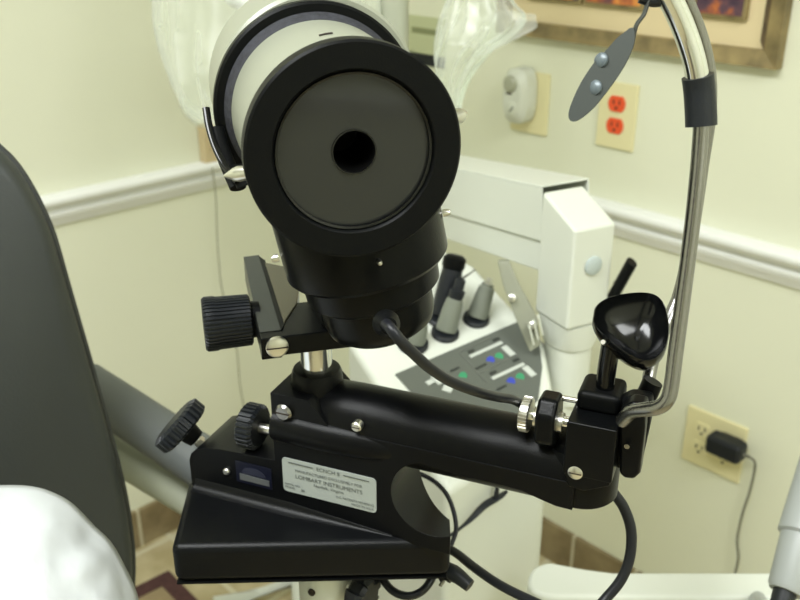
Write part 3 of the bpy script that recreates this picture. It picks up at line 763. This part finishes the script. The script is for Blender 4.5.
obj('eyepiece_bore', lathe(B(), C1+HS*.0035, HS, [(.0005, .0113), (.0005, .0105), (.040, .0098), (.041, .0004), (.042, .0004), (.042, .0113)], 64, closed=True), 'hole', gp)
obj('bore_rim', lathe(B(), C1+HS*.0030, HS, [(0, .0106), (0, .0113), (.002, .0114), (.002, .0106)], 64, closed=True), 'blackgloss', gp)
# flange and the rear shell
def tcam(p): return (p-CAM).dot(Vector((0, math.cos(PITCH), -math.sin(PITCH))))
def axis_at(px, py):   # point where the barrel axis comes nearest to a pixel
    best = None
    for k in range(300):
        q = C1+HS*(k*.001); d = q-CAM; t = tcam(q); X = 400+FP*d.x/t; Y = 300-FP*(d.y*math.sin(PITCH)+d.z*math.cos(PITCH))/t
        e_ = (X-px)**2+(Y-py)**2
        if best is None or e_ < best[0]: best = (e_, k*.001, t)
    return best
e_, sF, tF = axis_at(319, 108); RF = 102.8*tF/FP
obj('barrel', lathe(B(), C1, HS, [(.012, .0125), (.012, RR-.0035), (sF-.002, RR-.0030), (sF-.001, .0125)], 128, closed=True), 'cream', kt)
obj('barrel_collar', lathe(B(), C1, HS, [(sF-.009, RR-.0029), (sF-.006, RR-.0020), (sF+.0003, RR+.0005), (sF+.0003, .0480)], 128), 'felt', kt)
obj('flange', lathe(B(), C1, HS, [(sF, .030), (sF, RF-.0015), (sF+.0015, RF), (sF+.008, RF), (sF+.009, RF-.001), (sF+.009, .030)], 160, closed=True), 'blackmatt', kt)
e_, sR, tR = axis_at(316, 90); RS = 98.5*tR/FP; print('sF', sF, tF, sR, tR)
C1R = W(312.5, 91, tR) - HS*sR
obj('rear_shell', lathe(B(), C1R, HS, [(sF+.009, .030), (sF+.009, RS-.002), (sF+.011, RS), (sR+.030, RS), (sR+.055, RS*.93), (sR+.070, RS*.6), (sR+.072, .012)], 128), 'cream', kt)
obj('eyepiece', lathe(B(), C1+HS*(sR+.07), HS, [(0, .016), (.03, .016), (.034, .020), (.05, .020), (.052, .015)], 40), 'blackmatt', kt)
# dash mark on the barrel
mk = C1 + HS*.042; sp_ = [mk + (Z*math.cos(a)+HR*math.sin(a))*(RR-.0028) for a in (R(-10), R(-6), R(-2))]
obj('index_mark', tube(B(), [sp_[0]-HS*.001, sp_[1], sp_[2]+HS*.0005], .0005, 6, 3), 'slot', kt)
# lamp housing: three stepped drums, rolled against the upright
TS = .058; T0 = C1+HS*TS + HR*.0025 - Z*.0050; K_ = 1.037
drums = [(0, .078, .0470), (.076, .0925, .0372), (.091, .1140, .0312)]
obj('drum_upper', lathe(B(), T0, HD, [(.020, .0440), (.040, .0480), (.0745, .0480), (.077, .0460), (.0775, .030)], 96), 'black', kt)
obj('drum_middle', lathe(B(), T0, HD, [(.076, .038), (.077, .0405), (.0925, .0400), (.095, .0375), (.0955, .025)], 96), 'black', kt)
obj('drum_lower', lathe(B(), T0, HD, [(.094, .0338), (.111, .0336), (.117, .0318), (.121, .0268), (.1225, .018), (.123, 0)], 96), 'black', kt)
for (x, y, r) in ((277, 258, .0024), (379, 261.5, .0015), (444.5, 213, .0022)):
    dvec = ray(x, y).normalized(); o_, dd = CAM, dvec
    # meet the upper drum
    m_ = (o_-T0); a_ = dd - HD*dd.dot(HD); b_ = m_ - HD*m_.dot(HD); A_ = a_.dot(a_); Bq = 2*a_.dot(b_); Cq = b_.dot(b_)-.0480**2; D_ = Bq*Bq-4*A_*Cq
    tt = (-Bq-math.sqrt(max(0, D_)))/(2*A_); p = o_+dd*tt; nr = (p-T0); nr -= HD*nr.dot(HD); nr.normalize()
    obj('housing_screw', lathe(B(), p-nr*.001, nr, [(0, r), (.0025, r), (.0042, r*.7), (.0045, 0)], 20), 'nickel', kt)
# pointed pins either side of the ring
for (p, q) in (((251, 172, .475), (224, 176, .482)), ((452, 118, .475), (467, 113, .482))):
    a, b = W(*p), W(*q); d = b-a; L = d.length
    obj('pointed_pin', lathe(B(), a, d, [(0, .0035), (L*.45, .0042), (L*.62, .0034), (L, .0006)], 28), 'nickel', kt)
# bracket hugging the flange on the left
ks_ = [W(206, 108, .530), W(209, 126, .526), (W(215, 146, .520)), (W(225, 166, .512)), W(238, 182, .502)]
obj('yoke_strap', tube(B(), ks_, .0022, 14, flat=(1.0, .6)), 'blackgloss', kt)
obj('yoke_plate', tube(B(), [W(216, 128, .530), W(222, 150, .526), W(231, 172, .520), W(238, 188, .512)], .0048, 14, flat=(1, .5)), 'blackmatt', kt)
obj('yoke_foot', prism(B(), [W(232, 174, .505), W(252, 172, .500), W(252, 184, .500), W(237, 190, .503)], HS*.02), 'blackmatt', kt, bevel=.001)
# cross slide on the post: front bar plus dovetail running back beside the post
H0 = pc + Z*HT; fq = W(262, 345, .585)
def onH(x, y, z): return onz(x, y, z)
zb = W(262, 358, .585).z; zbt = W(261, 334, .585).z
A_ = W(262, 358, .585); Lb = .097
bar_h = (W(261, 334, .585)-A_).dot(Z)/1.0
obj('cross_bar', box(B(), A_, HR*Lb, HS*.050, Z*.0135), 'black', kt, bevel=.001)
zt3 = A_.z + .0135
s_a = onz(260, 333, zt3); s_b = onz(243.6, 257.5, zt3); s_c = onz(259, 255.5, zt3); s_d = onz(281, 330.5, zt3)
obj('slide_bar', prism(B(), [s_a, s_d, s_c, s_b], Z*.0005), 'grey', kt)
obj('slide_block', prism(B(), [s_a+Z*.0003, s_d+Z*.0003, s_c+Z*.0003, s_b+Z*.0003], -Z*.020), 'black', kt, bevel=.0008)
d_a, d_b, d_c, d_d = onz(264, 262, zt3+.0012), onz(285, 266, zt3+.0012), onz(302, 300, zt3+.0012), onz(284, 323, zt3+.0012)
obj('dovetail', prism(B(), [d_a, d_b, onz(299, 289, zt3+.0012), onz(297, 303, zt3+.0012), d_d], -Z*.012), 'bronze', kt, bevel=.001)
obj('dovetail_key', prism(B(), [onz(259, 256, zt3+.001), onz(265, 260, zt3+.001), onz(284, 325, zt3+.001), onz(281, 330, zt3+.001)], -Z*.010), 'blackmatt', kt)
s_ = W(277.5, 345.5, .580); 
scr = obj('pivot_screw', lathe(B(), A_ + HR*((s_-A_).dot(HR)) + Z*.0070 - HS*.0, -HS, [(0, .0072), (.0016, .0072), (.0028, .0055), (.0030, 0)], 36), 'nickel', kt)
obj('screw_slot', cbox(B(), A_ + HR*((s_-A_).dot(HR)) + Z*.0070 - HS*.0028, HR*.0138, HS*.0008, Z*.0008), 'slot', scr)
# body between slide and drums
obj('head_carrier', box(B(), A_+HR*.040+HS*.004+Z*.012, HR*.040, HS*.060, Z*.050), 'blackmatt', kt, bevel=.003)
obj('head_saddle', box(B(), A_+HR*.034+HS*.030+Z*.050, HR*.045, HS*.045, Z*.060), 'blackmatt', kt, bevel=.003)
# focusing knob on the left
fa_, fb_ = W(207, 325.5, .612), W(248, 320, .600)
fk_d = -HR
fkc = W(251, 319.5, .626)
fk = obj('focus_knob', lathe(B(), fkc, -HR, [(0, .0160), (.001, .0175), (.0225, .0180), (.0240, .0186), (.0300, .0186), (.0318, .0172), (.032, .010)][::1], 40*8, rib=(40, .05)), 'rubber', kt, ang=25)
obj('knob_collar', lathe(B(), fkc+HR*.006, -HR, [(0, .0125), (.0065, .0125)], 40), 'blackmatt', fk)
obj('shaft', cyl(B(), fkc+HR*.0055, fkc+HR*.011, .0055, 24), 'nickel', fk)

# ---- chin rest end
cb = [xz((565, 421)), xz((617, 431))]
CBX0, CBX1, CBZ = .1822, .2115, .1165
obj('chin_block', box(B(), F(CBX0, -.0015, .080), UB*(CBX1-CBX0), UY*.038, Z*(CBZ-.080)), 'black', kt, bevel=.0012)
obj('chin_plate', prism(B(), [F(x, -.0012, z) for x, z in ((CBX0, .092), (CBX1, .092), (CBX1-.001, .078), (.196, .0705), (.186, .0715), (CBX0+.001, .078))], UY*.02), 'black', kt, bevel=.001)
obj('chin_socket', box(B(), F(CBX0+.0015, .014, CBZ-.001), UB*.0260, UY*.028, Z*.0135), 'blackmatt', kt, bevel=.004)
st0 = F(.1940, .026, CBZ+.010)
sb = onF(606, 378, .026); stx = (sb-O).dot(UB)
cup_c = onF(629, 325, .026)
obj('chin_stem', tube(B(), [F(stx, .026, CBZ+.008), F(stx, .026, CBZ+.022), onF(611, 344, .026)], .0062, 20, flat=(1, .9)), 'blackgloss', kt)
# cup: a glossy shallow scoop
cup = B(); cn2 = Vector((-.10, -.62, .78)).normalized(); tq = tcam(cup_c)
rim_px = [(594, 318), (597, 306), (608, 298), (626, 293.5), (645, 292.5), (657, 296), (664, 305), (668, 320), (668, 336), (664, 349), (655, 358), (644, 360), (631, 355), (619, 347), (608, 338), (598, 328)]
rim = []
for x, y in rim_px:
    rim.append(W(x, y, tq + (328-y)*.00035))
rim = spline(rim+[rim[0]], 5)[:-1]; cen = ctr(*rim); dirb = (ray(628, 345)*.65 + Vector((-.05, 0, -1))*.65).normalized(); loops = []
for f, dp in ((1, 0), (.93, .0045), (.78, .0095), (.55, .0135), (.28, .0155), (.08, .016)):
    loops.append([cen + (p-cen)*f + dirb*dp for p in rim])
inner = [[cup.verts.new(p) for p in L] for L in loops]
loops2 = [[cen + (p-cen)*f + dirb*dp for p in rim] for f, dp in ((1.03, .001), (1.03, .008), (.90, .016), (.62, .022), (.28, .025), (.08, .026))]
outer = [[cup.verts.new(p) for p in L] for L in loops2]; nn_ = len(rim)
def sk(A, C):
    for k in range(nn_): cup.faces.new((A[k], A[(k+1) % nn_], C[(k+1) % nn_], C[k]))
for A, C in zip(inner, inner[1:]): sk(A, C)
for A, C in zip(outer, outer[1:]): sk(A, C)
sk(inner[0], outer[0]); cup.faces.new(inner[-1]); cup.faces.new(outer[-1])
obj('chin_cup', cup, 'blackgloss', kt, ang=60)
obj('cup_glint', cyl(B(), W(603, 342, tq-.006), W(607, 345, tq+.01), .0014, 16), 'nickel', kt)  # bright pin shaped in for the small white highlight at the cup's lower left
# knurled nut, clamp and rod in front of the block, axis along the beam
ny_ = .010; nz = .1085
pN = onF(526, 414, ny_); nx_ = (pN-O).dot(UB); nz = pN.z-ZT
obj('knurled_nut', lathe(B(), F(nx_-.0030, ny_, nz), UB, [(0, .0098), (.0008, .0110), (.0055, .0110), (.0062, .0098)], 240, rib=(30, .05)), 'nickel', kt, ang=25)
obj('adjuster_rod', cyl(B(), F(nx_, ny_, nz), F(CBX0+.002, ny_, nz), .0035, 20), 'chrome', kt)
cxp = (onF(549, 415, ny_)-O).dot(UB)
clp = [(-.0135, -.010), (-.004, -.0175), (.006, -.0175), (.0135, -.008), (.0135, .008), (.008, .0155), (-.006, .0165), (-.0135, .008)]
obj('clamp_lever', prism(B(), [F(cxp-.006, ny_+a, nz+b) for a, b in clp], UB*.0120), 'black', kt, bevel=.0025)
obj('clamp_washer', cyl(B(), F(cxp-.0085, ny_, nz-.001), F(cxp+.009, ny_, nz-.001), .0062, 28), 'nickel', kt)
obj('spring_rod', cyl(B(), F(cxp, ny_+.012, nz+.009), F(CBX0+.006, ny_+.012, nz+.009), .0018, 14), 'nickel', kt)
# bracket holding the headrest rods
bx = (onF(635, 450, .02)-O).dot(UB)
def lq(px, y): p = onF(*px, y); return ((p-O).dot(UB), p.z-ZT)
brk = [lq(p, .006) for p in ((619, 425), (619, 474), (624, 479), (634, 480), (640, 474), (645, 430), (646, 405), (632, 402), (620, 410))]
obj('headrest_bracket', prism(B(), [F(x, .006, z) for x, z in brk], UY*.012), 'black', kt, bevel=.004, seg=4)
obj('bracket_wing', tube(B(), [onF(634, 412, .030), onF(646, 396, .034), onF(653, 381, .036)], .0075, 18, flat=(1, .7)), 'blackmatt', kt)
obj('bracket_web', prism(B(), [onF(x, y, .018) for x, y in ((605, 470), (640, 470), (650, 425), (652, 400), (630, 396), (612, 405))], UY*.012), 'blackmatt', kt, bevel=.003)
pS = onF(627, 446, .003); obj('bracket_screw', cyl(B(), pS+UY*.002, pS-UY*.0008, .0016, 14), 'steel', kt)
# headrest rods: near one and far one
rA = [(622, 421, .525), (631, 412, .515), (645, 409.5, .505), (658, 407.5, .498), (666.5, 401, .495), (671, 388, .494), (676, 350, .492), (684, 290, .488), (691, 235, .484), (696, 190, .480), (699.5, 150, .477), (701, 122, .474), (699, 95, .470), (694, 62, .463), (683, 28, .456), (668, -4, .448), (650, -34, .440)]
rB = [(648, 388, .565), (650, 372, .568), (655, 352, .570), (664, 330, .574), (672, 312, .578), (679, 295, .580), (687, 262, .578), (695, 215, .574), (703, 160, .568), (709, 120, .560), (710, 85, .552), (706, 55, .545), (697, 25, .538), (684, -4, .530), (666, -34, .520)]
obj('headrest_rod', tube(B(), [W(*p) for p in rA], .0041, 24, 6), 'steel', kt)
obj('headrest_rod', tube(B(), [W(*p) for p in rB], .0041, 24, 6), 'steel', kt)
topA, topB = W(650, -34, .440), W(666, -34, .520)
obj('forehead_band', tube(B(), [topA, (topA+topB)/2+Vector((.004, 0, .006)), topB], .0075, 18), 'rubber', kt)
obj('thick_rod_sleeve', tube(B(), [W(701, 124, .4735), W(699.5, 95, .4700), W(694.5, 62, .463), W(683.5, 28, .456), W(668.5, -4, .448), W(650, -34, .440)], .0058, 28, 6), 'chrome', kt)
obj('rubber_sleeve', tube(B(), [W(701.2, 126, .4740), W(700.8, 112, .4725), W(699.4, 90, .4700), W(697.6, 76, .4675)], .0080, 32), 'rubber', kt)
# occluder hanging from the rod
oc_t = .45
stem = [W(652, -10, .449), W(650, 2, .449), W(646, 12, .450), W(638, 23, .451), W(633.5, 34, .452), W(632, 48, .453)]
pn = Vector((-.40, -.75, .32)).normalized()
ocl = []
q_c = W(601, 78, .452)
onm = Vector((-.80, -.50, .30)).normalized()
px_o = [(626, 31), (630, 28), (634, 28.5), (634.5, 38), (632.5, 48), (624, 66), (610, 87), (595, 106), (584, 116), (576, 121), (571, 121), (568.5, 117), (570, 107), (579, 86), (593, 64), (608, 48), (617, 38)]
pl_ = [onp(x, y, q_c, Vector((-.30, -.85, .42)).normalized()) for x, y in px_o]
ocb = obj('occluder', prism(B(), spline(pl_+[pl_[0]], 4)[:-1], Vector((.0006, .0011, -.0003))), mat('occluder_paint', (.028, .034, .029), .5, spec=.3), kt)
ocb['label'] = 'grey oval occluder paddle'
obj('occluder_stem', tube(B(), [W(648, 1, .449), W(644, 14, .4495), W(637, 24, .4505), W(634.5, 32, .4512), W(632, 44, .4520)], .0015, 10, flat=(2.0, .7)), 'grey', ocb)
obj('occluder_clip', tube(B(), [W(640, -3, .449), W(654, 1, .449), W(668, -1, .449)], .0030, 14), 'rubber', ocb)
opn = -Vector((-.30, -.85, .42)).normalized()*-1
for x, y in ((600.5, 60), (594.5, 87.5)):
    p = onp(x, y, q_c, Vector((-.30, -.85, .42)).normalized()); nv = Vector((-.72, -.62, .32)).normalized()
    obj('rivet_button', lathe(B(), p-opn*0-nv*.001, nv, [(0, .0038), (.0010, .0038), (.0018, .0030), (.0022, .0012), (.0023, 0)], 28), mat('blue_grey_rivet', (.11, .135, .15), .35, metal=.2), ocb)
# ---- head cord
hc = [W(386, 324, .452), W(391, 329, .446), W(399, 339, .446), W(412, 352, .452), W(430, 368, .465), W(452, 382, .485), (W(478, 392, .505)), W(498, 397, .530), W(514, 400, .552), F(nx_-.002, .034, .098), F(nx_+.014, .040, .092)]
obj('head_cord', tube(B(), hc, .0029, 18), 'cable', kt)
bo = W(386, 323, .462)
obj('cord_grommet', lathe(B(), bo, (W(393, 331, .44)-bo), [(0, .0070), (.004, .0066), (.007, .0050), (.009, .0042)], 28), 'blackmatt', kt)

# support beneath
ksup = empty('support_stand', Vector((W(330, 590, .70).x, W(330, 590, .70).y, 0)), 'cream post with black knob directly under the keratometer base', 'stand')
sp0 = Vector((F(-.0, .03, 0).x, F(0, .03, 0).y, 0)); zz = ZT-.0335
sp0 = Vector((W(328, 590, .69).x, W(328, 590, .69).y, 0))
obj('post', lathe(B(), sp0, Z, [(.02, .0215), (zz-.008, .0215), (zz-.007, .030), (zz-.0005, .030)], 40), 'console', ksup)
obj('foot', lathe(B(), sp0, Z, [(0, .17), (.015, .17), (.03, .15), (.04, .03)], 48), 'console', ksup)
fa1, fa2 = onz(300, 580, .035), onz(215, 606, .035)
obj('foot_leg', tube(B(), [Vector((sp0.x, sp0.y, .03)), fa1, fa2], .020, 18, smooth=False), 'console', ksup)
kx = sp0 + Z*(zz-.030)
kd2 = Vector((.75, -.55, 0)).normalized()
k_ = obj('clamp_knob', lathe(B(), kx+kd2*.026, kd2, [(0, .012), (.003, .0155), (.012, .0155), (.015, .012)], 160, rib=(5, .25)), 'rubber', ksup, ang=25)
obj('shaft', cyl(B(), kx+kd2*.018, kx+kd2*.028, .004, 16), 'nickel', k_)
obj('set_screw', cyl(B(), kx+Vector((-.45, -.89, 0)).normalized()*.019, kx+Vector((-.45, -.89, 0)).normalized()*.023, .0028, 12), 'slot', ksup)

# ================================================================ loose cables
def cable(name, pts, r, label, m='cable', cat='cable'):
    o = obj(name, tube(B(), [W(*p) for p in pts], r, 12), m); return tag(o, label, cat)
cable('power_cable', [(613, 492, .60), (624, 508, .60), (631, 530, .60), (630, 556, .60), (622, 578, .60), (608, 596, .60), (590, 612, .60), (560, 612, .62), (530, 600, .64), (500, 585, .66), (475, 568, .68), (456, 553, .70), (440, 545, .71)], .0035, 'thick black cable looping below the right end of the black arm')
cable('looped_cable', [(378, 566, .68), (382, 578, .67), (393, 591, .665), (408, 596, .66), (422, 591, .66), (432, 578, .665), (437, 562, .68)], .0030, 'short black cable hanging in a U loop below the base')
cable('thin_cable', [(408, 473, .80), (420, 474, .79), (435, 482, .785), (447, 495, .78), (454, 513, .775), (456, 530, .77), (452, 543, .765), (448, 552, .76)], .0020, 'thin dark cable seen through the round cut-out of the arm')
fn_ = (P3-P2).cross(Z).normalized(); fn_ = -fn_ if fn_.y > 0 else fn_
def of(x, y): return onp(x, y, P2+fn_*.0075, fn_)
bm = B(); tube(bm, [of(*p) for p in ((507, 491), (502, 495), (495, 499), (484, 506), (470, 520), (458, 530), (448, 537))], lambda f: .0020+.0030*math.sin(min(1, f*1.3)*3.1), 10, flat=(1, .5))
tube(bm, [of(498, 480), of(497, 490), of(495, 499)], .0025, 10)
tag(obj('cable_strap', bm, 'rubber'), 'flat black strap cable in front of the ivory console side', 'strap')
pg = empty('cable_plug', W(455, 575, .66), 'black cable plug hanging beside the base corner', 'plug')
obj('plug_body', tube(B(), [W(446, 569, .665), W(458, 576, .660), W(470, 586, .655)], lambda f: .0062-.0022*abs(f-.3), 16), 'rubber', pg)
obj('plug_pins', tube(B(), [W(438, 577, .665), W(445, 574, .665), W(452, 578, .662)], .0042, 12), 'blackmatt', pg)
obj('plug_cord', tube(B(), [W(436, 560, .68), W(440, 566, .67), W(447, 569, .665)], .0028, 12), 'cable', pg)
obj('plug_tip', cyl(B(), W(444, 580, .664), W(440, 586, .664), .0014, 10), 'steel', pg)
